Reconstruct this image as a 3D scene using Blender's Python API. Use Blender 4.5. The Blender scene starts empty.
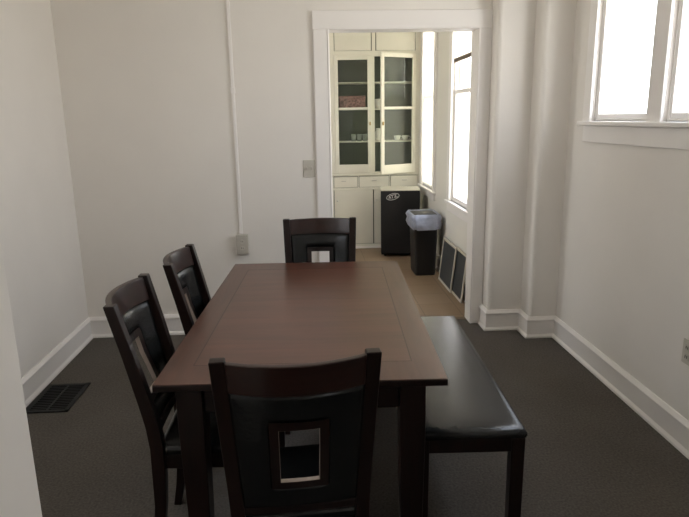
import bpy, bmesh, math, random
from mathutils import Vector, Matrix
random.seed(7)
S = bpy.context.scene
COL = S.collection
PI = math.pi

# ------------------------------------------------------------------ materials
def new_mat(name):
    m = bpy.data.materials.new(name); m.use_nodes = True
    nt = m.node_tree
    return m, nt, nt.nodes['Principled BSDF']

def paint(name, col, rough=.5, var=.04, scale=6, bump=.0, bscale=60, spec=.5, metal=0, stretch=(1, 1, 1), coat=0):
    m, nt, b = new_mat(name)
    tc = nt.nodes.new('ShaderNodeTexCoord'); mp = nt.nodes.new('ShaderNodeMapping')
    mp.inputs['Scale'].default_value = stretch
    nt.links.new(tc.outputs['Object'], mp.inputs['Vector'])
    n = nt.nodes.new('ShaderNodeTexNoise'); n.inputs['Scale'].default_value = scale; n.inputs['Detail'].default_value = 4
    nt.links.new(mp.outputs['Vector'], n.inputs['Vector'])
    r = nt.nodes.new('ShaderNodeValToRGB')
    r.color_ramp.elements[0].position = .3; r.color_ramp.elements[1].position = .7
    r.color_ramp.elements[0].color = (*[c * (1 - var) for c in col], 1)
    r.color_ramp.elements[1].color = (*[min(1, c * (1 + var)) for c in col], 1)
    nt.links.new(n.outputs['Fac'], r.inputs['Fac']); nt.links.new(r.outputs['Color'], b.inputs['Base Color'])
    b.inputs['Roughness'].default_value = rough; b.inputs['Metallic'].default_value = metal
    b.inputs['Specular IOR Level'].default_value = spec
    b.inputs['Coat Weight'].default_value = coat
    if bump:
        n2 = nt.nodes.new('ShaderNodeTexNoise'); n2.inputs['Scale'].default_value = bscale; n2.inputs['Detail'].default_value = 6
        nt.links.new(mp.outputs['Vector'], n2.inputs['Vector'])
        bp = nt.nodes.new('ShaderNodeBump'); bp.inputs['Strength'].default_value = bump; bp.inputs['Distance'].default_value = .01
        nt.links.new(n2.outputs['Fac'], bp.inputs['Height']); nt.links.new(bp.outputs['Normal'], b.inputs['Normal'])
    return m

def wood(name, dark, light, along='Y', rough=.35, scale=7, spec=.5):
    m, nt, b = new_mat(name)
    tc = nt.nodes.new('ShaderNodeTexCoord'); mp = nt.nodes.new('ShaderNodeMapping')
    st = [1, 1, 1]; st['XYZ'.index(along)] = .09
    mp.inputs['Scale'].default_value = [s * scale * 4 for s in st]
    nt.links.new(tc.outputs['Object'], mp.inputs['Vector'])
    n = nt.nodes.new('ShaderNodeTexNoise'); n.inputs['Scale'].default_value = 1; n.inputs['Detail'].default_value = 6
    n.inputs['Roughness'].default_value = .65; n.inputs['Distortion'].default_value = .6
    nt.links.new(mp.outputs['Vector'], n.inputs['Vector'])
    r = nt.nodes.new('ShaderNodeValToRGB')
    r.color_ramp.elements[0].position = .32; r.color_ramp.elements[1].position = .72
    r.color_ramp.elements[0].color = (*dark, 1); r.color_ramp.elements[1].color = (*light, 1)
    nt.links.new(n.outputs['Fac'], r.inputs['Fac']); nt.links.new(r.outputs['Color'], b.inputs['Base Color'])
    b.inputs['Roughness'].default_value = rough; b.inputs['Specular IOR Level'].default_value = spec
    bp = nt.nodes.new('ShaderNodeBump'); bp.inputs['Strength'].default_value = .04; bp.inputs['Distance'].default_value = .004
    nt.links.new(n.outputs['Fac'], bp.inputs['Height']); nt.links.new(bp.outputs['Normal'], b.inputs['Normal'])
    return m

def thin_glass(name, tint=(1, 1, 1), f0=1.45):
    m = bpy.data.materials.new(name); m.use_nodes = True; nt = m.node_tree; nt.nodes.clear()
    out = nt.nodes.new('ShaderNodeOutputMaterial'); mix = nt.nodes.new('ShaderNodeMixShader')
    t = nt.nodes.new('ShaderNodeBsdfTransparent'); g = nt.nodes.new('ShaderNodeBsdfGlossy'); f = nt.nodes.new('ShaderNodeFresnel')
    ge = nt.nodes.new('ShaderNodeNewGeometry'); mr = nt.nodes.new('ShaderNodeMapRange')   # both faces of the pane reflect alike
    mr.inputs['To Min'].default_value = f0; mr.inputs['To Max'].default_value = 1 / f0
    nt.links.new(ge.outputs['Backfacing'], mr.inputs['Value']); nt.links.new(mr.outputs[0], f.inputs['IOR'])
    t.inputs['Color'].default_value = (*tint, 1); g.inputs['Roughness'].default_value = .02
    nt.links.new(f.outputs[0], mix.inputs[0]); nt.links.new(t.outputs[0], mix.inputs[1]); nt.links.new(g.outputs[0], mix.inputs[2])
    nt.links.new(mix.outputs[0], out.inputs['Surface'])
    return m

def carpet_mat():
    m, nt, b = new_mat('carpet_pile')
    tc = nt.nodes.new('ShaderNodeTexCoord')
    n = nt.nodes.new('ShaderNodeTexNoise'); n.inputs['Scale'].default_value = 95; n.inputs['Detail'].default_value = 3
    n2 = nt.nodes.new('ShaderNodeTexNoise'); n2.inputs['Scale'].default_value = 2.2; n2.inputs['Detail'].default_value = 3
    nt.links.new(tc.outputs['Object'], n.inputs['Vector']); nt.links.new(tc.outputs['Object'], n2.inputs['Vector'])
    ad = nt.nodes.new('ShaderNodeMath'); ad.operation = 'MULTIPLY_ADD'; ad.inputs[1].default_value = .35
    nt.links.new(n2.outputs['Fac'], ad.inputs[0]); nt.links.new(n.outputs['Fac'], ad.inputs[2])
    r = nt.nodes.new('ShaderNodeValToRGB')
    r.color_ramp.elements[0].position = .45; r.color_ramp.elements[1].position = .95
    r.color_ramp.elements[0].color = (.080, .072, .064, 1); r.color_ramp.elements[1].color = (.150, .135, .120, 1)
    nt.links.new(ad.outputs[0], r.inputs['Fac']); nt.links.new(r.outputs['Color'], b.inputs['Base Color'])
    b.inputs['Roughness'].default_value = .95; b.inputs['Specular IOR Level'].default_value = .1
    bp = nt.nodes.new('ShaderNodeBump'); bp.inputs['Strength'].default_value = .5; bp.inputs['Distance'].default_value = .006
    nt.links.new(n.outputs['Fac'], bp.inputs['Height']); nt.links.new(bp.outputs['Normal'], b.inputs['Normal'])
    return m

def tile_mat():
    m, nt, b = new_mat('brown_vinyl_tile')
    tc = nt.nodes.new('ShaderNodeTexCoord')
    br = nt.nodes.new('ShaderNodeTexBrick'); br.offset = 0
    br.inputs['Color1'].default_value = (.245, .170, .108, 1); br.inputs['Color2'].default_value = (.275, .195, .128, 1)
    br.inputs['Mortar'].default_value = (.13, .09, .06, 1); br.inputs['Scale'].default_value = 1
    br.inputs['Mortar Size'].default_value = .003; br.inputs['Brick Width'].default_value = .305; br.inputs['Row Height'].default_value = .305
    nt.links.new(tc.outputs['Object'], br.inputs['Vector']); nt.links.new(br.outputs['Color'], b.inputs['Base Color'])
    b.inputs['Roughness'].default_value = .42
    return m

def translucent(name, col, amt=.5):
    m = bpy.data.materials.new(name); m.use_nodes = True; nt = m.node_tree; nt.nodes.clear()
    out = nt.nodes.new('ShaderNodeOutputMaterial'); mix = nt.nodes.new('ShaderNodeMixShader')
    d = nt.nodes.new('ShaderNodeBsdfDiffuse'); t = nt.nodes.new('ShaderNodeBsdfTranslucent')
    d.inputs['Color'].default_value = (*col, 1); t.inputs['Color'].default_value = (*col, 1); mix.inputs[0].default_value = amt
    nt.links.new(d.outputs[0], mix.inputs[1]); nt.links.new(t.outputs[0], mix.inputs[2]); nt.links.new(mix.outputs[0], out.inputs['Surface'])
    return m

M = {}
M['wall'] = paint('wall_paint', (.80, .765, .715), .6, .015, 3, .05, 35)
M['trim'] = paint('trim_paint', (.86, .83, .80), .38, .012, 4)
M['ceil'] = paint('ceiling_paint', (.84, .82, .78), .8, .015, 3)
M['backwall'] = paint('kitchen_wall_paint', (.78, .76, .70), .5, .015, 3)
M['cream'] = paint('cream_cabinet_paint', (.75, .73, .645), .42, .02, 5)
M['cabin'] = paint('cabinet_inside_shaded', (.13, .145, .115), .6, .05, 5)  # greenish inside, with the closed cabinet's shade put into the colour
M['carpet'] = carpet_mat(); M['tile'] = tile_mat()
M['wood'] = wood('espresso_wood', (.0060, .0027, .0022), (.015, .0060, .0042), 'Z', .33, 7, .29)
M['woodx'] = wood('espresso_wood_cross', (.0060, .0027, .0022), (.015, .0060, .0042), 'X', .33, 7, .29)
M['woody'] = wood('espresso_wood_long', (.0060, .0027, .0022), (.015, .0060, .0042), 'Y', .33, 7, .29)
M['rail'] = wood('espresso_wood_rail', (.012, .0042, .0030), (.028, .0090, .0060), 'X', .30, 7, .42)
M['top_c'] = wood('table_veneer_centre', (.070, .027, .016), (.122, .047, .028), 'X', .30, 5, .6)
M['top_b'] = wood('table_veneer_border', (.060, .023, .014), (.104, .040, .024), 'Y', .30, 5, .6)
M['liner'] = paint('lit_edge_tone', (.30, .24, .20), .4, .08, 20)  # light on the chair openings' inner edges, put into a paler colour
M['inlay'] = paint('dark_inlay', (.030, .013, .009), .35, .1, 20)
M['leather'] = paint('black_leather', (.005, .0058, .0058), .27, .2, 30, .10, 90, .34)
M['bench_leather'] = paint('black_bench_leather', (.017, .019, .020), .25, .2, 30, .05, 160, .42)
M['metal_dark'] = paint('dark_register_metal', (.007, .007, .007), .6, .1, 30, metal=.3)
M['slot'] = paint('slot_black', (.004, .004, .004), .8, .1, 10)
M['plate'] = paint('ivory_plastic', (.50, .47, .41), .4, .02, 20)
M['greyplate'] = paint('grey_switch_plate', (.56, .53, .46), .45, .03, 20)
M['black'] = paint('black_appliance', (.007, .007, .008), .45, .1, 40, .03, 200)
M['greytop'] = paint('pale_laminate', (.55, .53, .46), .4, .03, 20)
M['bin'] = paint('black_bin_plastic', (.008, .008, .009), .45, .1, 30)
M['bag'] = paint('white_bin_liner', (.34, .37, .46), .35, .25, 9, .6, 28)
M['silver'] = paint('silver_emblem', (.72, .72, .70), .35, .03, 40, metal=.3)
M['mesh'] = paint('dark_screen_mesh', (.030, .034, .036), .7, .15, 90, .2, 300)
M['screenframe'] = paint('aged_cream_frame', (.55, .51, .43), .5, .05, 12)
M['glass'] = thin_glass('window_glass'); M['cabglass'] = thin_glass('cabinet_glass', (.93, .96, .93))
M['shade'] = translucent('cream_roller_shade', (.88, .86, .78), .65)
M['hem'] = paint('brown_hem_bar', (.16, .12, .085), .6, .1, 20)
M['pinkbox'] = paint('pink_patterned_tin', (.30, .15, .14), .5, .6, 45)
M['china'] = paint('white_china', (.72, .71, .66), .25, .02, 10)
M['tumbler'] = paint('smoky_tumbler', (.34, .36, .33), .15, .05, 10)
M['red'] = paint('dull_red_enamel', (.24, .045, .035), .4, .1, 10)
M['brass'] = paint('dull_brass', (.45, .33, .15), .4, .1, 20, metal=.8)
M['chrome'] = paint('satin_steel', (.55, .54, .5), .35, .03, 20, metal=.9)
M['tan'] = paint('bare_pine', (.45, .34, .19), .6, .1, 20)

# ------------------------------------------------------------------ mesh helpers
class MB:
    def __init__(s): s.v = []; s.f = []
    def add(s, vs, fs):
        o = len(s.v); s.v += [Vector(p) for p in vs]; s.f += [[i + o for i in f] for f in fs]; return s
    def box(s, x0, x1, y0, y1, z0, z1):
        return s.add([(x0, y0, z0), (x1, y0, z0), (x1, y1, z0), (x0, y1, z0), (x0, y0, z1), (x1, y0, z1), (x1, y1, z1), (x0, y1, z1)],
                     [(0, 3, 2, 1), (4, 5, 6, 7), (0, 1, 5, 4), (1, 2, 6, 5), (2, 3, 7, 6), (3, 0, 4, 7)])
    def loft(s, rings, cap=True):
        n = len(rings[0]); vs = [p for r in rings for p in r]; fs = []
        for k in range(len(rings) - 1):
            for i in range(n):
                j = (i + 1) % n
                fs.append((k * n + i, k * n + j, (k + 1) * n + j, (k + 1) * n + i))
        if cap: fs.append(tuple(range(n))[::-1]); fs.append(tuple(range((len(rings) - 1) * n, len(rings) * n)))
        return s.add(vs, fs)
    def lathe(s, prof, c=(0, 0, 0), n=20):
        rings = [[(c[0] + r * math.cos(2 * PI * i / n), c[1] + r * math.sin(2 * PI * i / n), c[2] + z) for i in range(n)] for r, z in prof]
        return s.loft(rings)
    def xform(s, mat): s.v = [mat @ p for p in s.v]; return s
    def build(s, name, mat, parent=None, bevel=0, seg=2, smooth=False):
        me = bpy.data.meshes.new(name); me.from_pydata([tuple(p) for p in s.v], [], s.f); me.update()
        bm = bmesh.new(); bm.from_mesh(me); bmesh.ops.recalc_face_normals(bm, faces=bm.faces); bm.to_mesh(me); bm.free()
        for m in (mat if isinstance(mat, list) else [mat]): me.materials.append(m)
        o = bpy.data.objects.new(name, me); COL.objects.link(o)
        if parent: o.parent = parent
        if bevel:
            b = o.modifiers.new('bevel', 'BEVEL'); b.width = bevel; b.segments = seg; b.limit_method = 'ANGLE'; b.angle_limit = .6
        if smooth or bevel:
            for p in me.polygons: p.use_smooth = True
            if bevel and not smooth:
                w = o.modifiers.new('wn', 'WEIGHTED_NORMAL'); w.keep_sharp = True
        return o

def empty(name, loc=(0, 0, 0), rz=0):
    o = bpy.data.objects.new(name, None); COL.objects.link(o); o.location = loc; o.rotation_euler = (0, 0, rz)
    o.empty_display_size = .1
    return o
def tag(o, label, cat, group=None):
    o['label'] = label; o['category'] = cat
    if group: o['group'] = group
    return o
def struct(o): o['kind'] = 'structure'; return o
def copy_tree(o, parent=None):
    c = o.copy(); COL.objects.link(c); c.parent = parent
    for ch in list(o.children): copy_tree(ch, c)
    return c
def box(*a): return MB().box(*a)

# ------------------------------------------------------------------ dimensions (metres)
XL, XR, D = -1.683, 1.760, 4.375          # dining room left wall, right wall, far wall
DB = 4.495                                # back face of the far wall
CH = 2.95                                 # ceiling
NY0, NY1 = .76, .90                       # wall behind which the photographer stands
OX0, OX1 = -.458, 1.02                    # its opening
BXL, BXR, BY = -1.30, 1.352, 7.60          # back room
DX0, DX1, DZ = .155, 1.232, 2.185         # doorway in far wall
P1X, P1Y, P2X, P2Y = 1.313, 4.2045, 1.5626, 4.022   # pilasters

# ------------------------------------------------------------------ room shell
floor = struct(box(XL - .12, XR + .15, NY0 - 2.9, DB - .015, -.06, 0).build('floor', M['carpet']))
struct(box(BXL - .1, BXR + .15, DB - .015, BY + .1, -.06, 0).build('floor_kitchen', M['tile']))
struct(box(XL - .12, XR + .15, NY0 - 2.9, BY + .1, CH, CH + .1).build('ceiling', M['ceil']))
w = MB(); w.box(XL, DX0, D, DB, 0, CH); w.box(DX1, XR, D, DB, 0, CH); w.box(DX0, DX1, D, DB, DZ, CH)
struct(w.build('wall_far', M['wall']))
def wall_with_holes(x0, x1, y0, y1, holes):
    w = MB(); y = y0
    for a, b, z0, z1 in sorted(holes):
        w.box(x0, x1, y, a, 0, CH); w.box(x0, x1, a, b, 0, z0); w.box(x0, x1, a, b, z1, CH); y = b
    w.box(x0, x1, y, y1, 0, CH); return w
WT = 2.58
DW = [(3.055, 3.685, 1.535, WT), (2.29, 2.925, 1.535, WT)]
FILL_HW = [(-1.9, -1.2, 1.2, 2.3)]  # hole for the added hall window
FILL_KW = [(5.3, 5.95, 1.25, 2.35)]  # hole for the added kitchen window
FILL_LW = [(1.3, 2.1, 1.5, 2.45)]  # hole for the added left-wall window
struct(wall_with_holes(XL - .15, XL, NY0 - 2.9, DB, FILL_LW).build('wall_left', M['wall']))
struct(wall_with_holes(XR, XR + .15, NY0 - 2.9, DB, DW + FILL_HW).build('wall_right', M['wall']))
BW = [(4.96, 5.635, .79, 2.56), (6.42, 7.06, .79, 2.56)]
struct(wall_with_holes(BXR, BXR + .15, DB, BY, BW).build('wall_kitchen_right', M['backwall']))
struct(wall_with_holes(BXL - .15, BXL, DB, BY, FILL_KW).build('wall_kitchen_left', M['backwall']))
struct(box(BXL - .1, BXR + .15, BY, BY + .1, 0, CH).build('wall_kitchen_back', M['backwall']))
w = MB(); w.box(XL, OX0, NY0, NY1, 0, CH); w.box(OX1, XR, NY0, NY1, 0, CH); w.box(OX0, OX1, NY0, NY1, 2.35, CH)
struct(w.build('wall_near', M['wall'], bevel=.006))
struct(box(XL - .12, XR + .15, NY0 - 3.0, NY0 - 2.9, 0, CH).build('wall_hall_back', M['wall']))
# pilasters stepping out in the right corner
struct(box(P1X, P2X + .06, P1Y, D + .06, 0, CH).build('trim_1', M['wall'], bevel=.030, seg=5))
struct(box(P2X, XR + .06, P2Y, D + .06, 0, CH).build('trim_2', M['wall'], bevel=.030, seg=5))

# baseboards: profile (thickness, z) swept along a plan path, wall on the left of travel
BP = [(0, 0), (.030, 0), (.029, .012), (.020, .022), (.016, .026), (.016, .122), (.024, .130), (.024, .138), (.012, .150), (.008, .156), (0, .157)]
def baseboard(name, path, mat):
    n = len(path); m = MB(); rings = []
    for i, p in enumerate(path):
        p = Vector(p); ns = []
        if i > 0: d = (p - Vector(path[i - 1])).normalized(); ns.append(Vector((d.y, -d.x)))
        if i < n - 1: d = (Vector(path[i + 1]) - p).normalized(); ns.append(Vector((d.y, -d.x)))
        if len(ns) == 2:
            b = (ns[0] + ns[1]); k = 2 / b.length_squared; nv = b * k
        else: nv = ns[0]
        rings.append([(p.x + nv.x * t, p.y + nv.y * t, z) for t, z in BP])
    m.loft(rings)
    return struct(m.build(name, mat))
CW = .108
baseboard('baseboard_left', [(XL, NY1), (XL, D), (DX0 - CW + .004, D)], M['trim'])
baseboard('baseboard_right', [(P1X, D), (P1X, P1Y), (P2X, P1Y), (P2X, P2Y), (XR, P2Y), (XR, NY1)], M['trim'])
baseboard('baseboard_kitchen', [(BXR, 7.22), (BXR, DB)], M['trim'])

# doorway casing, jamb lining, threshold
cz = 2.297
c = MB()
def casing_piece(m, x0, x1, z0, z1):
    m.box(x0, x1, D - .022, D, z0, z1)
casing_piece(c, DX0 - CW + .012, DX0 + .010, 0, DZ - .008)
casing_piece(c, DX1 - .010, P1X, 0, DZ - .008)
struct(c.build('trim_3', M['trim'], bevel=.006, seg=3))
c = MB(); c.box(DX0 - CW + .010, P1X, D - .024, D, DZ - .010, cz)
struct(c.build('trim_4', M['trim'], bevel=.004))
c = MB(); c.box(DX0, DX0 + .016, D - .026, DB + .014, 0, DZ); c.box(DX1 - .014, DX1, D - .026, DB + .014, 0, DZ); c.box(DX0, DX1, D - .026, DB + .014, DZ - .014, DZ)
struct(c.build('trim_5', M['trim'], bevel=.0075, seg=3))
struct(box(DX0 + .014, DX1 - .014, DB - .045, DB + .01, 0, .007).build('trim_6', M['hem'], bevel=.003))
# kitchen side casing
c = MB(); c.box(DX0 - .1, DX0 + .008, DB, DB + .02, 0, DZ + .1); c.box(DX1 - .008, DX1 + .1, DB, DB + .02, 0, DZ + .1); c.box(DX0, DX1, DB, DB + .02, DZ - .006, DZ + .1)
struct(c.build('trim_7', M['trim'], bevel=.004))

# ------------------------------------------------------------------ windows
def window(name, x, y0, y1, z0, z1, meet, turn=False):
    r = struct(empty(name, (x, (y0 + y1) / 2, z0), PI if turn else 0))
    r['kind'] = 'structure'
    T = Matrix.Translation((-x, -(y0 + y1) / 2, -z0))
    def add(m, nm, mat, bevel=.004): return m.xform(T).build(nm, mat, r, bevel)
    f = MB()
    f.box(x + .015, x + .15, y0, y0 + .016, z0, z1); f.box(x + .015, x + .15, y1 - .016, y1, z0, z1)
    f.box(x + .015, x + .15, y0, y1, z1 - .016, z1); f.box(x + .015, x + .165, y0, y1, z0, z0 + .012)
    add(f, 'frame', M['trim'])
    def sash(xa, za, zb, rail):
        s = MB(); e = .016; st = .016
        s.box(xa, xa + .035, y0 + e, y0 + e + st, za, zb); s.box(xa, xa + .035, y1 - e - st, y1 - e, za, zb)
        s.box(xa, xa + .035, y0 + e + st, y1 - e - st, za, za + rail); s.box(xa, xa + .035, y0 + e + st, y1 - e - st, zb - .035, zb)
        sa = add(s, 'sash', M['trim'], .003)
        g = MB().box(xa + .015, xa + .019, y0 + e + .02, y1 - e - .02, za + rail - .005, zb - .03)
        g.xform(T).build('pane', M['glass'], sa)
    sash(x + .018, z0 + .012, meet + .02, .030)
    sash(x + .056, meet - .015, z1 - .016, .035)
    return r
for i, (a, b, z0, z1) in enumerate(sorted(DW, reverse=True)):
    window('window_%d' % (i + 1), XR, a, b, z0, z1, 2.30)
for i, (a, b, z0, z1) in enumerate(sorted(BW)):
    window('window_%d' % (i + 3), BXR, a, b, z0, z1, 1.79)
window('window_5', XR, *FILL_HW[0], 1.75)  # unseen window behind the camera, added as a source of fill light
window('window_6', XL, *FILL_LW[0], 2.0, True)  # unseen window, added to bring light onto the right wall
window('window_7', BXL, *FILL_KW[0], 1.80, True)  # unseen window, added to brighten the cabinet front and kitchen
c = MB(); a, b, z0, z1 = FILL_LW[0]  # casing around the added left-wall window
c.box(XL, XL + .02, a - .1, a + .005, z0 - .01, z1 + .1); c.box(XL, XL + .02, b - .005, b + .1, z0 - .01, z1 + .1); c.box(XL, XL + .02, a, b, z1 - .005, z1 + .1); c.box(XL, XL + .045, a - .12, b + .12, z0 - .03, z0)
struct(c.build('trim_15', M['trim'], bevel=.004))
# interior casings of the pair of dining windows: side, mullion, head, stool, apron
c = MB()
c.box(XR - .02, XR, 3.685, 3.78, 1.525, WT + .1); c.box(XR - .02, XR, 2.925, 3.055, 1.525, WT + .01); c.box(XR - .02, XR, 2.19, 2.29, 1.525, WT + .1)
c.box(XR - .022, XR, 2.28, 3.70, WT - .005, WT + .1)
struct(c.build('trim_8', M['trim'], bevel=.005))
struct(box(XR - .045, XR + .06, 2.15, 3.805, 1.508, 1.535).build('trim_9', M['trim'], bevel=.006))
struct(box(XR - .018, XR, 2.19, 3.765, 1.408, 1.508).build('trim_10', M['trim'], bevel=.005))
for k, (a, b, z0, z1) in enumerate(sorted(BW)):
    c = MB(); c.box(BXR - .02, BXR, a - .10, a + .005, z0 - .01, z1 + .1); c.box(BXR - .02, BXR, b - .005, b + .10, z0 - .01, z1 + .1)
    c.box(BXR - .02, BXR, a, b, z1 - .005, z1 + .1); c.box(BXR - .018, BXR, a - .08, b + .08, z0 - .10, z0 - .03)
    struct(c.build('trim_%d' % (11 + 2 * k), M['trim'], bevel=.004))
    struct(box(BXR - .035, BXR + .05, a - .12, b + .12 if k == 0 else 7.21, z0 - .03, z0).build('trim_%d' % (12 + 2 * k), M['trim'], bevel=.006))
# sash latch resting at the bottom of the dining window
# roller shades
for k, (a, b, z0, z1) in enumerate(sorted(BW)):
    zb = 2.085 if k == 0 else .84
    r = empty('roller_shade', (BXR + .004, (a + b) / 2, z1 - .03))
    h = zb - (z1 - .03)
    rl = MB(); n = 14
    rl.loft([[(.018 * math.cos(2 * PI * i / n), yy, .018 * math.sin(2 * PI * i / n)) for i in range(n)] for yy in (-(b - a) / 2 + .02, (b - a) / 2 - .02)])
    rl.build('roller', M['shade'], r, smooth=False)
    box(-.0015, .0015, -(b - a) / 2 + .022, (b - a) / 2 - .022, h, -.01).build('shade_cloth', M['shade'], r)
    box(-.008, .008, -(b - a) / 2 + .022, (b - a) / 2 - .022, h - (.035 if k == 0 else .015), h).build('hem_bar', M['hem'] if k == 0 else M['shade'], r, .003)
    tag(r, ['half-drawn cream roller shade with brown hem bar in the window nearest the doorway',
            'cream roller shade pulled fully down in the window beside the cabinet'][k], 'shade')

# ------------------------------------------------------------------ wall fittings
cx = -.509
r = tag(empty('cable_conduit', (cx, D, .76)), 'thin white surface conduit running up the far wall above the outlet', 'conduit')
box(-.011, .011, -.014, 0, 0, CH - .76).build('channel', M['trim'], r, .003)
box(-.015, .015, -.018, 0, 1.0, 1.04).build('clip', M['trim'], r, .003)
r = tag(empty('outlet_box', (-.502, D, .612)), 'ivory surface-mounted outlet box on the far wall under the conduit', 'outlet')
box(-.043, .043, -.045, 0, 0, .146).build('box_body', M['plate'], r, .004)
fp = box(-.036, .036, -.049, -.045, .014, .130).build('face_plate', M['plate'], r, .002)
for z in (.048, .098):
    s = MB(); n = 14
    s.loft([[(.017 * math.cos(2 * PI * i / n), yy, z + .015 * math.sin(2 * PI * i / n)) for i in range(n)] for yy in (-.052, -.048)])
    so = s.build('socket', M['greyplate'], fp)
    m = MB(); m.box(-.008, -.005, -.0535, -.051, z - .004, z + .008); m.box(.005, .008, -.0535, -.051, z - .004, z + .008)
    m.build('slot', M['slot'], r)
r = tag(empty('light_switch', (.006, D, 1.165)), 'grey double toggle switch plate on the far wall beside the doorway', 'switch')
box(-.043, .043, -.007, 0, 0, .124).build('plate', M['greyplate'], r, .003)
for x in (-.019, .019): box(x - .005, x + .005, -.018, -.006, .054, .074).build('toggle', M['plate'], r, .002)
r = tag(empty('wall_outlet', (XR, 2.53, .418)), 'grey outlet plate low on the right wall, cut by the edge of the picture', 'outlet')
box(-.007, 0, -.038, .038, 0, .118).build('plate', M['greyplate'], r, .003)
for z in (.036, .082):
    box(-.010, -.006, -.016, .016, z - .015, z + .015).build('socket', M['plate'], r, .003)
    m = MB(); m.box(-.0115, -.009, -.008, -.005, z - .005, z + .008); m.box(-.0115, -.009, .005, .008, z - .005, z + .008)
    m.build('slot', M['slot'], r)

# floor register against the left baseboard
r = tag(empty('floor_register', (-1.515, 3.34, 0)), 'dark metal floor register set in the carpet along the left baseboard', 'register')
f = MB(); a, b = .125, .185
f.box(-a, a, -b, -b + .025, 0, .008); f.box(-a, a, b - .025, b, 0, .008); f.box(-a, -a + .025, -b, b, 0, .008); f.box(a - .025, a, -b, b, 0, .008)
f.build('frame', M['metal_dark'], r, .002)
f = MB()
for i in range(15):
    y = -b + .035 + i * .0215; f.box(-a + .022, a - .022, y, y + .009, .001, .006)
f.box(-.006, .006, -b + .02, b - .02, .001, .0065)
f.build('grille', M['metal_dark'], r)
box(-a + .02, a - .02, -b + .02, b - .02, 0, .0015).build('duct_opening', M['slot'], r)

# ------------------------------------------------------------------ dining table
TR = -.0462
T = tag(empty('dining_table', (0, 2.5, 0), TR), 'dark reddish-brown wooden dining table with an inlaid border, in the middle of the room', 'table')
tx0, tx1, ty0, ty1 = -.488, .462, -.728, .904
ZT = .76
ex, ey = .098, .150
# tabletop: slab, with border strips, centre panels and thin inlay on it
top = box(tx0, tx1, ty0, ty1, ZT - .026, ZT - .002).build('tabletop', M['woody'], T, .004)
m = MB(); m.box(tx0 + .002, tx0 + ex, ty0 + .002, ty1 - .002, ZT - .003, ZT); m.box(tx1 - ex, tx1 - .002, ty0 + .002, ty1 - .002, ZT - .003, ZT)
m.box(tx0 + ex, tx1 - ex, ty0 + .002, ty0 + ey, ZT - .003, ZT); m.box(tx0 + ex, tx1 - ex, ty1 - ey, ty1 - .002, ZT - .003, ZT)
m.build('border_veneer', M['top_b'], top)
m = MB(); xm = (tx0 + tx1) / 2; ym = (ty0 + ty1) / 2; g = .004
m.box(tx0 + ex + g, tx1 - ex - g, ty0 + ey + g, ty1 - ey - g, ZT - .003, ZT)
m.build('centre_veneer', M['top_c'], top)
m = MB()
m.box(tx0 + ex, tx0 + ex + g, ty0 + ey, ty1 - ey, ZT - .003, ZT + .0002); m.box(tx1 - ex - g, tx1 - ex, ty0 + ey, ty1 - ey, ZT - .003, ZT + .0002)
m.box(tx0 + ex, tx1 - ex, ty0 + ey, ty0 + ey + g, ZT - .003, ZT + .0002); m.box(tx0 + ex, tx1 - ex, ty1 - ey - g, ty1 - ey, ZT - .003, ZT + .0002)
m.build('inlay', M['inlay'], top)
ins = .055
ax0, ax1, ay0, ay1 = tx0 + .085, tx1 - .085, ty0 + .035, ty1 - .035
for (x0, x1, y0, y1) in ((ax0 + .07, ax1 - .07, ay0, ay0 + .022), (ax0 + .07, ax1 - .07, ay1 - .022, ay1)):
    box(x0, x1, y0, y1, ZT - .115, ZT - .026).build('apron', M['woodx'], T, .003)
for (x0, x1, y0, y1) in ((ax0, ax0 + .022, ay0 + .07, ay1 - .07), (ax1 - .022, ax1, ay0 + .07, ay1 - .07)):
    box(x0, x1, y0, y1, ZT - .115, ZT - .026).build('apron', M['woody'], T, .003)
def taper_leg(cx, cy, w0, w1, z0, z1, zs=None):
    m = MB(); rings = []
    for w, z in ((w1, z0), (w0, zs if zs else z1), (w0, z1)) if zs else ((w1, z0), (w0, z1)):
        rings.append([(cx - w / 2, cy - w / 2, z), (cx + w / 2, cy - w / 2, z), (cx + w / 2, cy + w / 2, z), (cx - w / 2, cy + w / 2, z)])
    return m.loft(rings)
for sx in (tx0 + .068 + .043, tx1 - .068 - .043):
    for sy in (ty0 + .015 + .043, ty1 - .015 - .043):
        taper_leg(sx, sy, .086, .066, 0, ZT - .026, .60).build('leg', M['wood'], T, .004)

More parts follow.
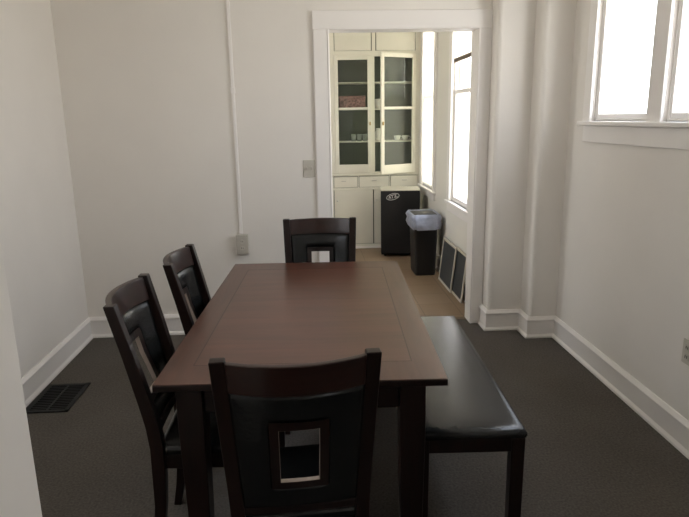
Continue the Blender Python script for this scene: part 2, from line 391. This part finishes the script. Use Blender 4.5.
# ------------------------------------------------------------------ chairs (front is +Y, origin under the seat centre)
HW_T = .218            # half outer width at the top
LEAN = [(0, -.035), (.10, -.018), (.25, -.003), (.47, 0), (.56, -.008), (.66, -.026), (.82, -.058), (1.0, -.098)]
def lean(z):
    for (a, p), (b, q) in zip(LEAN, LEAN[1:]):
        if z <= b: return p + (q - p) * (z - a) / (b - a)
    return LEAN[-1][1]
def halfw(z): return .198 + .020 * max(0, min(1, (z - .5) / .5))
BACK = -.215
def bow(x, z):        # the back curves away behind the sitter
    k = max(0, min(1, (z - .45) / .3)); u = max(-1, min(1, x / (HW_T - .03)))
    return -.050 * k * (1 - u * u)
def make_chair():
    r = empty('dining_chair')
    for s in (-1, 1):
        rings = []
        zs = [0, .05, .10, .18, .25, .36, .47, .52, .56, .61, .66, .74, .82, .91, .975, 1.0]
        for z in zs:
            d = .030 + .018 * min(1, z / .4) - .012 * max(0, (z - .55) / .45); hw = halfw(z); wv = .040
            y = BACK + lean(z)
            xo = s * hw; xi = s * (hw - wv)
            rings.append([(xi, y, z), (xo, y, z), (xo, y + d, z), (xi, y + d, z)])
        MB().loft(rings).build('back_post', M['wood'], r, .004)
    # curved slab between z levels: grid in x, thickness t
    def slab(x0, x1, z0, z1, t, off, nx=12, nz=6, puff=0):
        m = MB(); F = []; B = []
        for k in range(nz + 1):
            z = z0 + (z1 - z0) * k / nz
            for i in range(nx + 1):
                u = i / nx; hwz = halfw(z) - .038
                xa = x0 if abs(x0) < .15 else math.copysign(hwz, x0); xb = x1 if abs(x1) < .15 else math.copysign(hwz, x1)
                x = xa + (xb - xa) * u
                yb = BACK + lean(z) + bow(x, z) + off
                e = puff * (min(1, 6 * min(u, 1 - u)) * min(1, 6 * min(k / nz, 1 - k / nz)))
                F.append((x, yb + t + e, z)); B.append((x, yb - e * .5, z))
        n = (nx + 1) * (nz + 1); W = nx + 1; fs = []
        for k in range(nz):
            for i in range(nx):
                a = k * W + i; fs.append((a, a + 1, a + W + 1, a + W)); fs.append((n + a, n + a + W, n + a + W + 1, n + a + 1))
        for i in range(nx):
            fs.append((i, n + i, n + i + 1, i + 1)); a = nz * W + i; fs.append((a, a + 1, n + a + 1, n + a))
        for k in range(nz):
            a = k * W; fs.append((a, a + W, n + a + W, n + a)); a = k * W + nx; fs.append((a, n + a, n + a + W, a + W))
        return m.add(F + B, fs)
    slab(-.2, .2, .905, .994, .022, .004, 16, 3).build('top_rail', M['rail'], r, .004, 2)
    slab(-.2, .2, .490, .520, .022, .006, 16, 2).build('lower_rail', M['woodx'], r, .004, 2)
    hx, hz0, hz1 = .054, .612, .80; fw = .024
    # padded leather panel: one grid with the opening left out, puffed away from its edges
    hw_ = hx + fw; za, zb, zc, zd = .515, hz0 - fw, hz1 + fw, .908
    def lin(p, q, n): return [p + (q - p) * k / n for k in range(n)]
    XS = lin(-1, -.45, 8) + lin(-.45, .45, 10) + lin(.45, 1, 8) + [1]       # +-.45 is the edge of the opening's frame
    ZS = lin(za, zb, 5) + lin(zb, zc, 12) + lin(zc, zd, 5) + [zd]
    def px(u, z):
        w = halfw(z) - .038
        return math.copysign(hw_ + (abs(u) - .45) / .55 * (w - hw_), u) if abs(u) > .45 else u / .45 * hw_
    Fv, Bv = [], []
    for z in ZS:
        for u in XS:
            x = px(u, z); w = halfw(z) - .038
            d = min(w - abs(x), z - za, zd - z, math.hypot(max(0, abs(x) - hw_), max(0, zb - z, z - zc)))
            k = max(0, min(1, d / .030)); e = .009 * math.sqrt(max(0, 1 - (1 - k) ** 2))
            y = BACK + lean(z) + bow(x, z) + .007
            Fv.append((x, y + .012 + e, z)); Bv.append((x, y + .001 - .4 * e, z))
    nx, nz = len(XS), len(ZS); n = nx * nz; fs = []; cells = set()
    for k in range(nz - 1):
        for i in range(nx - 1):
            if abs(XS[i] + XS[i + 1]) / 2 < .45 and zb < (ZS[k] + ZS[k + 1]) / 2 < zc: continue
            cells.add((i, k))
    for i, k in cells:
        q = k * nx + i; A, Bq, C_, D_ = q, q + 1, q + nx + 1, q + nx
        fs += [(A, Bq, C_, D_), (n + A, n + D_, n + C_, n + Bq)]
        for (p0, p1), nb in (((A, Bq), (i, k - 1)), ((Bq, C_), (i + 1, k)), ((C_, D_), (i, k + 1)), ((D_, A), (i - 1, k))):
            if nb not in cells: fs.append((p0, n + p0, n + p1, p1))
    pad = MB().add(Fv + Bv, fs)
    used = sorted({i for f_ in fs for i in f_}); mp = {o_: j for j, o_ in enumerate(used)}
    pad.v = [pad.v[i] for i in used]; pad.f = [[mp[i] for i in f_] for f_ in pad.f]
    pad.build('back_pad', M['leather'], r, smooth=True)
    m = MB()
    for q in ((-hx - fw, -hx, hz0 - fw, hz1 + fw), (hx, hx + fw, hz0 - fw, hz1 + fw), (-hx, hx, hz1, hz1 + fw), (-hx, hx, hz0 - fw, hz0)):
        s = slab(*q, .019, .005, 5, 3); m.add(s.v, s.f)
    m.build('opening_frame', M['wood'], r)
    m = MB(); e = .0012; W2 = .0010  # thin strips carrying the painted light on the opening's reveals
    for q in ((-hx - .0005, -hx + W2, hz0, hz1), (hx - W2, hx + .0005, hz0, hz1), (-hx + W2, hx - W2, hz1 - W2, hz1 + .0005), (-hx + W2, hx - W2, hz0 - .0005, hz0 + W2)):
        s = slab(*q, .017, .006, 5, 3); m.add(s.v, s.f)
    m.build('opening_lit_edge', M['liner'], r)['label'] = 'inner edge of the opening, coloured as if lit'
    # seat frame and cushion
    yb, yf = BACK + .020, .165
    m = MB(); m.loft([[(-.180, yb, z), (.180, yb, z), (.194, yf, z), (-.194, yf, z)] for z in (.385, .440)])
    m.build('seat_frame', M['woodx'], r, .004)
    m = MB(); rings = []
    for z, g in ((.440, .0), (.455, -.006), (.470, -.002), (.481, .016), (.486, .05)):
        rings.append([(-.183 + g, yb + .005 + g, z), (.183 - g, yb + .005 + g, z), (.197 - g, yf + .006 - g, z), (-.197 + g, yf + .006 - g, z)])
    m.loft(rings).build('seat', M['leather'], r, .012, 3)
    for s in (-1, 1):
        taper_leg(s * .170, yf - .026, .044, .032, 0, .39).build('front_leg', M['wood'], r, .003)
    return r
chair = make_chair()
def place(o, x, y, rz, label):
    o.location = (x, y, 0); o.rotation_euler = (0, 0, rz); tag(o, label, 'chair', 'dining chairs around the table'); return o
# position given for the middle of the top rail's rear face
def at_top(x, y, rz):
    d = BACK + lean(1.0)
    return (x + math.sin(rz) * d, y - math.cos(rz) * d)
spots = [(-.044, 1.398, math.radians(3.6), 'nearest dining chair, seen from behind, pushed up to the near end of the table'),
         (.058, 3.54, PI - .03, 'dining chair at the far end of the table, facing the camera before the doorway'),
         (-.675, 2.098, -PI / 2 - .01, 'dining chair on the left of the table nearer the camera'),
         (-.608, 2.655, -PI / 2 - .035, 'dining chair on the left of the table nearer the far wall')]
for i, (x, y, rz, lb) in enumerate(spots):
    o = chair if i == 0 else copy_tree(chair)
    d = -(BACK + lean(1.0))     # rear of the back lies d behind the origin
    place(o, x + d * (-math.sin(rz)), y + d * math.cos(rz), rz, lb)

# ------------------------------------------------------------------ bench
B = tag(empty('bench', (.586, 2.575, 0), -.040), 'long black leather-topped wooden bench along the right side of the table', 'bench')
bx, by = .203, .645
m = MB(); rings = []
for z, g in ((.432, .004), (.437, .001), (.446, -.002), (.456, -.001), (.464, .004), (.4695, .012), (.4735, .030), (.477, .060), (.480, .110), (.482, .170)):
    rings.append([(-bx + g, -by + g, z), (bx - g, -by + g, z), (bx - g, by - g, z), (-bx + g, by - g, z)])
m.loft(rings).build('cushion', M['bench_leather'], B, smooth=True)
m = MB()
for (x0, x1, y0, y1) in ((-bx + .01, bx - .01, -by + .008, -by + .03), (-bx + .01, bx - .01, by - .03, by - .008), (-bx + .008, -bx + .03, -by + .03, by - .03), (bx - .03, bx - .008, -by + .03, by - .03)):
    m.box(x0, x1, y0, y1, .375, .432)
m.build('apron', M['woody'], B, .003)
for sx in (-1, 1):
    for sy in (-1, 1):
        taper_leg(sx * (bx - .027), sy * (by - .027), .050, .048, 0, .432).build('leg', M['wood'], B, .003)

# ------------------------------------------------------------------ built-in china cabinet in the back room
CY = 7.22; cx0, cx1 = .215, 1.350; cb = BY - .006
K = tag(empty('china_cabinet', (0, CY, 0)), 'cream built-in china cabinet with glass doors, seen through the doorway', 'cabinet')
def kb(m): return m.xform(Matrix.Translation((0, -CY, 0)))
m = MB()
ft = .022   # face frame thickness
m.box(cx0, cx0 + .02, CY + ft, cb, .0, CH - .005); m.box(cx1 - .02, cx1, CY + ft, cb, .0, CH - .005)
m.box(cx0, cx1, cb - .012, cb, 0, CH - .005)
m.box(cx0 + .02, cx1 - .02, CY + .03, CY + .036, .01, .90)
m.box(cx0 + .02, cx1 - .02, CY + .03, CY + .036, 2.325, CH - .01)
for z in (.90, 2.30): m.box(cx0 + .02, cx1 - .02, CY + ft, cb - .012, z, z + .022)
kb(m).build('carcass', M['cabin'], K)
m = MB()  # face frame
m.box(cx0, .335, CY, CY + ft, .905, CH - .005); m.box(1.285, cx1, CY, CY + ft, .905, CH - .005)
m.box(.762, .803, CY, CY + ft, .942, 2.268); m.box(.335, 1.285, CY, CY + ft, 2.268, 2.330); m.box(.335, 1.285, CY, CY + ft, .905, .942)
m.box(.774, .815, CY, CY + ft, 2.33, 2.86); m.box(.335, 1.285, CY, CY + ft, 2.86, CH - .005)
m.box(cx0, .30, CY, CY + ft, .0, .905); m.box(1.326, cx1, CY, CY + ft, 0, .905); m.box(.30, 1.326, CY, CY + ft, .735, .755); m.box(.30, 1.326, CY, CY + ft, .893, .905)
m.box(.30, 1.326, CY, CY + ft, 0, .055)
m.box(.596, .606, CY, CY + ft, .755, .893); m.box(.976, .988, CY, CY + ft, .755, .893)
kb(m).build('face_frame', M['cream'], K, .002)
kb(MB().box(cx0 - .005, cx1, CY - .018, CY, .903, .918)).build('ledge', M['cream'], K, .004)
kb(MB().box(cx0 - .005, cx1, CY - .012, CY, .728, .738)).build('rail', M['cream'], K, .003)
kb(MB().box(cx0, cx1, CY - .012, CY, 0, .03)).build('toe_board', M['trim'], K, .003)
def knob(x, z, y, par, mat):
    m = MB(); n = 12; rings = []
    for rr, d in ((.005, 0), (.005, -.010), (.012, -.014), (.014, -.020), (.010, -.026), (.003, -.028)):
        rings.append([(x + rr * math.cos(2 * PI * i / n), y + d, z + rr * math.sin(2 * PI * i / n)) for i in range(n)])
    return m.loft(rings).build('knob', mat, par, smooth=True)
for (a, b) in ((.303, .593), (.609, .973), (.991, 1.325)):
    d = kb(MB().box(a + .003, b - .003, CY - .003, CY + .015, .760, .887)).build('drawer', M['cream'], K, .003)
    h = MB(); mid = (a + b) / 2 if a > .4 else .42
    h.box(mid - .028, mid + .028, -.030, -.024, .832, .842); h.box(mid - .028, mid - .022, -.026, -.003, .832, .842); h.box(mid + .022, mid + .028, -.026, -.003, .832, .842)
    h.build('pull', M['chrome'], d, .002)
for (a, b, kx) in ((.303, .779, .345), (.785, 1.325, .815)):
    d = kb(MB().box(a + .004, b - .003, CY - .003, CY + .015, .062, .728)).build('door', M['cream'], K, .003)
    knob(kx, .60, -.003, d, M['china'])
for (a, b) in ((.338, .767), (.821, 1.282)):
    kb(MB().box(a + .004, b - .004, CY - .004, CY + .014, 2.333, 2.857)).build('upper_door', M['cream'], K, .003)
def glass_door(x0, x1, z0, z1, hinge_x, ang):
    s = .045; rail = .046; mz = 1.672; t0, t1 = -.012, .010
    m = MB()
    m.box(x0, x0 + s, t0, t1, z0, z1); m.box(x1 - s, x1, t0, t1, z0, z1)
    m.box(x0 + s, x1 - s, t0, t1, z1 - rail, z1); m.box(x0 + s, x1 - s, t0, t1, z0, z0 + rail * 2.2); m.box(x0 + s, x1 - s, t0, t1, mz, mz + .026)
    R = Matrix.Translation((hinge_x, t0, 0)) @ Matrix.Rotation(ang, 4, 'Z') @ Matrix.Translation((-hinge_x, -t0, 0))
    d = m.xform(R).build('glass_door', M['cream'], K, .003)
    for za, zb in ((z0 + rail * 2.2, mz), (mz + .026, z1 - rail)):
        MB().box(x0 + s - .004, x1 - s + .004, -.002, .002, za - .004, zb + .004).xform(R).build('pane', M['cabglass'], d)
    kx = x0 + .02 if hinge_x > x0 + .1 else x1 - .02
    k = MB().box(kx - .008, kx + .008, t0 - .018, t0, 1.49, 1.53).xform(R).build('latch', M['brass'], d, .003)
    return d
glass_door(.330, .765, .932, 2.278, .330, 0)
glass_door(.800, 1.288, .932, 2.290, 1.288, math.radians(27))
for z in (1.29, 1.67, 1.975):
    kb(MB().box(cx0 + .02, cx1 - .02, CY + .04, cb - .012, z, z + .012)).build('shelf', M['cream'], K)

# things on the cabinet shelves
r = tag(box(-.155, .155, -.08, .08, 0, .145).build('tin_box', M['pinkbox'], None, .01), 'pink patterned box on the shelf behind the left glass door', 'box')
r.location = (.545, 7.37, 1.682)
lid = box(-.158, .158, -.083, .083, .118, .150).build('lid', M['pinkbox'], r, .008)
def tumbler():
    return MB().lathe([(.026, 0), (.030, .03), (.033, .085), (.031, .085), (.027, .01)], n=16)
t0 = tag(tumbler().build('tumbler', M['tumbler'], None, smooth=True), 'short glass tumbler standing with others on a low shelf behind the left glass door', 'glass', 'tumblers in the cabinet')
t0.location = (.56, 7.36, 1.302)
for x, y in ((.63, 7.36), (.70, 7.37)):
    c = t0.copy(); COL.objects.link(c); c.location = (x, y, 1.302)
r = tag(MB().lathe([(.05, 0), (.11, .02), (.12, .06), (.115, .062), (.09, .025), (.02, .012)], n=24).build('bowl', M['red'], None, smooth=True), 'dull red bowl on the bottom shelf behind the left glass door', 'bowl')
r.location = (.55, 7.38, .922)
def cup(x, y, z, label):
    r = MB().lathe([(.024, 0), (.034, .02), (.043, .06), (.040, .06), (.030, .02), (.004, .008)], n=20).build('cup', M['china'], None, smooth=True)
    m = MB(); n = 8; rings = []
    for k in range(9):
        a = -PI / 2 + PI * k / 8; cxx, czz = .040 + .020 * math.cos(a), .034 + .018 * math.sin(a)
        rings.append([(cxx + .004 * math.cos(2 * PI * i / n) * math.cos(a), .004 * math.sin(2 * PI * i / n), czz + .004 * math.cos(2 * PI * i / n) * math.sin(a)) for i in range(n)])
    m.loft(rings).build('handle', M['china'], r, smooth=True)
    r.location = (x, y, z); tag(r, label, 'cup', 'cups in the cabinet'); return r
cup(1.09, 7.34, 1.302, 'white china cup on the low shelf behind the open glass door, left of a pair')
cup(1.19, 7.35, 1.302, 'white china cup on the low shelf behind the open glass door, right of a pair')
r = tag(MB().lathe([(.035, 0), (.045, .01), (.045, .10), (.030, .125), (.030, .14), (.033, .145), (.02, .15)], n=20).build('jar', M['china'], None, smooth=True), 'white jar on the low shelf in the gap beside the open glass door', 'jar')
r.location = (.86, 7.34, 1.302)
r = tag(MB().lathe([(.05, 0), (.055, .01), (.055, .10), (.05, .11), (.01, .115)], n=20).build('canister', M['china'], None, smooth=True), 'white canister on the middle shelf in the gap beside the open glass door', 'canister')
r.location = (.865, 7.35, 1.682)

# ------------------------------------------------------------------ mini fridge
Fx0, Fx1, Fy0, Fy1, Fz = .808, 1.252, 6.68, 7.07, .772
F = tag(empty('mini_fridge', ((Fx0 + Fx1) / 2, Fy0, 0), -.115), 'black mini fridge with a silver emblem, standing before the cream cabinet', 'fridge')
hw = (Fx1 - Fx0) / 2
box(-hw + .004, hw - .004, .055, Fy1 - Fy0, .02, Fz - .004).build('body', M['black'], F, .008)
box(-hw, hw, 0, .05, .045, Fz - .004).build('door', M['black'], F, .012, 3)
box(-hw - .002, hw + .002, -.004, Fy1 - Fy0, Fz - .004, Fz + .006).build('top', M['greytop'], F, .006)
for x in (-hw + .05, hw - .05):
    for y in (.09, .34): MB().lathe([(.015, 0), (.018, .02), (.018, .025)], (x, y, 0), 12).build('foot', M['black'], F)
# emblem: loops of silver strokes on an oval
m = MB()
def stroke(pts, wd):
    for (xa, za), (xb, zb) in zip(pts, pts[1:]):
        d = Vector((xb - xa, 0, zb - za)); L = d.length
        if L < 1e-6: continue
        nrm = Vector((-d.z, 0, d.x)).normalized() * wd / 2; e = d.normalized() * wd * .3
        p = [Vector((xa, 0, za)) - e + nrm, Vector((xb, 0, zb)) + e + nrm, Vector((xb, 0, zb)) + e - nrm, Vector((xa, 0, za)) - e - nrm]
        m.add([(q.x, -.004, q.z) for q in p] + [(q.x, 0, q.z) for q in p], [(0, 1, 2, 3), (7, 6, 5, 4), (0, 4, 5, 1), (1, 5, 6, 2), (2, 6, 7, 3), (3, 7, 4, 0)])
ox, oz = -.085, .703
rot = .25
def er(pts): return [(ox + x * math.cos(rot) - z * math.sin(rot), oz + x * math.sin(rot) + z * math.cos(rot)) for x, z in pts]
stroke(er([(.072 * math.cos(a), .034 * math.sin(a)) for a in [2 * PI * i / 28 for i in range(29)]]), .007)
stroke(er([(-.050, -.012), (-.036, .018), (-.024, -.012), (-.042, -.002)]), .008)
stroke(er([(-.022, .018), (.006, .018), (-.006, .018), (-.006, -.016)]), .009)
stroke(er([(.012, .018), (.040, .014), (.018, -.012), (.050, -.014)]), .009)
m.build('emblem', M['silver'], F)

# ------------------------------------------------------------------ kitchen bin with a liner
def rr(wx, wy, r, z, n=6, wob=0, ph=0):
    out = []
    for (sx, sy, a0) in ((1, 1, 0), (-1, 1, PI / 2), (-1, -1, PI), (1, -1, 1.5 * PI)):
        for k in range(n + 1):
            a = a0 + PI / 2 * k / n
            out.append([sx * (wx - r) + r * math.cos(a), sy * (wy - r) + r * math.sin(a), z])
    if wob:
        for i, p in enumerate(out):
            f = 1 + 2.0 * wob * (math.sin(i * 1.9 + ph) * .6 + math.sin(i * 3.7 + ph * 2) * .4); p[0] *= f; p[1] *= f; p[2] += wob * .12 * math.sin(i * 1.3 + ph * 3)
    return out
G = tag(empty('waste_bin', (1.160, 5.98, 0)), 'tall black waste bin with a white liner folded over its rim, beside the fridge', 'bin')
MB().loft([rr(.100, .150, .03, 0), rr(.104, .154, .03, .02), rr(.122, .172, .035, .60), rr(.128, .178, .035, .605), rr(.128, .178, .035, .620)]).build('body', M['bin'], G, smooth=True)
rings = []
for wx, z, wob, ph in ((.136, .478, .035, 1), (.142, .50, .03, 1.3), (.148, .53, .035, 2.4), (.140, .565, .035, 3.1), (.150, .595, .03, 4.0), (.142, .622, .02, 4.4), (.136, .632, .02, 4.6), (.124, .626, .02, 4.9), (.114, .58, .03, 5.5), (.105, .50, .03, 6), (.09, .45, .03, 6.5)):
    rings.append(rr(wx, wx + .048, .045, z, 6, wob, ph))
b = MB().loft(rings, cap=False)
n = len(rings[0]); b.f.append([len(b.v) - n + i for i in range(n)])
b.build('liner', M['bag'], G, smooth=True)

# ------------------------------------------------------------------ two screens leaning under the kitchen window
def screen(y0, y1, xb, xt, h, label):
    L = y1 - y0; ang = math.atan2(xt - xb, h)
    r = empty('window_screen', (xb, (y0 + y1) / 2, 0)); r.rotation_euler = (0, ang, 0)
    H = h / math.cos(ang); s = .022; m = MB()
    m.box(0, .012, -L / 2, -L / 2 + s, 0, H); m.box(0, .012, L / 2 - s, L / 2, 0, H)
    m.box(0, .012, -L / 2 + s, L / 2 - s, 0, s); m.box(0, .012, -L / 2 + s, L / 2 - s, H - s, H)
    m.build('frame', M['screenframe'], r, .002)
    box(.004, .008, -L / 2 + s * .8, L / 2 - s * .8, s * .8, H - s * .8).build('mesh_panel', M['mesh'], r)
    return tag(r, label, 'screen', 'window screens leaning on the kitchen wall')
screen(5.19, 5.69, 1.262, 1.308, .422, 'cream-framed dark screen leaning on the kitchen wall, the one nearer the bin')
screen(4.87, 5.25, 1.2785, 1.3235, .422, 'cream-framed dark screen leaning on the kitchen wall, tucked behind the other, by the doorway')

# ------------------------------------------------------------------ daylight
wd = bpy.data.worlds.new('daylight'); S.world = wd; wd.use_nodes = True; nt = wd.node_tree
bg = nt.nodes['Background']
tc = nt.nodes.new('ShaderNodeTexCoord'); sp = nt.nodes.new('ShaderNodeSeparateXYZ'); rp = nt.nodes.new('ShaderNodeValToRGB'); mr = nt.nodes.new('ShaderNodeMapRange')
nt.links.new(tc.outputs['Generated'], sp.inputs[0]); nt.links.new(sp.outputs['Z'], mr.inputs['Value'])
mr.inputs['From Min'].default_value = -1; mr.inputs['From Max'].default_value = 1
nt.links.new(mr.outputs[0], rp.inputs['Fac'])
e = rp.color_ramp.elements
e[0].position = 0; e[0].color = (.62, .60, .55, 1); e[1].position = 1; e[1].color = (.72, .82, 1, 1)
x = e.new(.47); x.color = (.85, .83, .77, 1); x = e.new(.52); x.color = (1, .99, .97, 1); x = e.new(.7); x.color = (.86, .91, 1, 1)
nt.links.new(rp.outputs['Color'], bg.inputs['Color'])
bg.inputs['Strength'].default_value = 11.4
def portal(x, a, b, z0, z1, sg=1):
    l = bpy.data.lights.new('window_portal', 'AREA'); l.shape = 'RECTANGLE'; l.size = z1 - z0; l.size_y = b - a
    o = bpy.data.objects.new('window_portal', l); COL.objects.link(o); o.location = (x + .17 * sg, (a + b) / 2, (z0 + z1) / 2)
    o.rotation_euler = (0, PI / 2 * sg, 0)
    l.cycles.is_portal = True
for q in DW + FILL_HW: portal(XR, *q)
for q in BW: portal(BXR, *q)
for q in FILL_LW: portal(XL, *q, -1)
for q in FILL_KW: portal(BXL, *q, -1)

# ------------------------------------------------------------------ camera
f, pi_, ya, ro = 596.7, .2313, -.0574, .0178
def cam_vec(X, Y, Fd):
    c, s = math.cos(ro), math.sin(ro); X, Y = c * X + s * Y, -s * X + c * Y
    c, s = math.cos(pi_), math.sin(pi_); y = c * Fd + s * Y; z = -s * Fd + c * Y
    c, s = math.cos(ya), math.sin(ya); return Vector((c * X - s * y, s * X + c * y, z))
cd = bpy.data.cameras.new('camera'); co = bpy.data.objects.new('camera', cd); COL.objects.link(co)
R, U, Fw = cam_vec(1, 0, 0), cam_vec(0, 1, 0), cam_vec(0, 0, 1)
co.matrix_world = Matrix(((R.x, U.x, -Fw.x, 0), (R.y, U.y, -Fw.y, 0), (R.z, U.z, -Fw.z, 1.58), (0, 0, 0, 1)))
cd.sensor_fit = 'HORIZONTAL'; cd.sensor_width = 36; cd.lens = f / 689 * 36; cd.clip_start = .02
S.camera = co

S.cycles.use_denoising = True
S.cycles.max_bounces = 14; S.cycles.diffuse_bounces = 8; S.cycles.glossy_bounces = 5; S.cycles.transparent_max_bounces = 16
S.cycles.sample_clamp_indirect = 8
S.view_settings.view_transform = 'Standard'; S.view_settings.look = 'None'; S.view_settings.gamma = 1
S.view_settings.use_curve_mapping = False
S.view_settings.exposure = 0.0
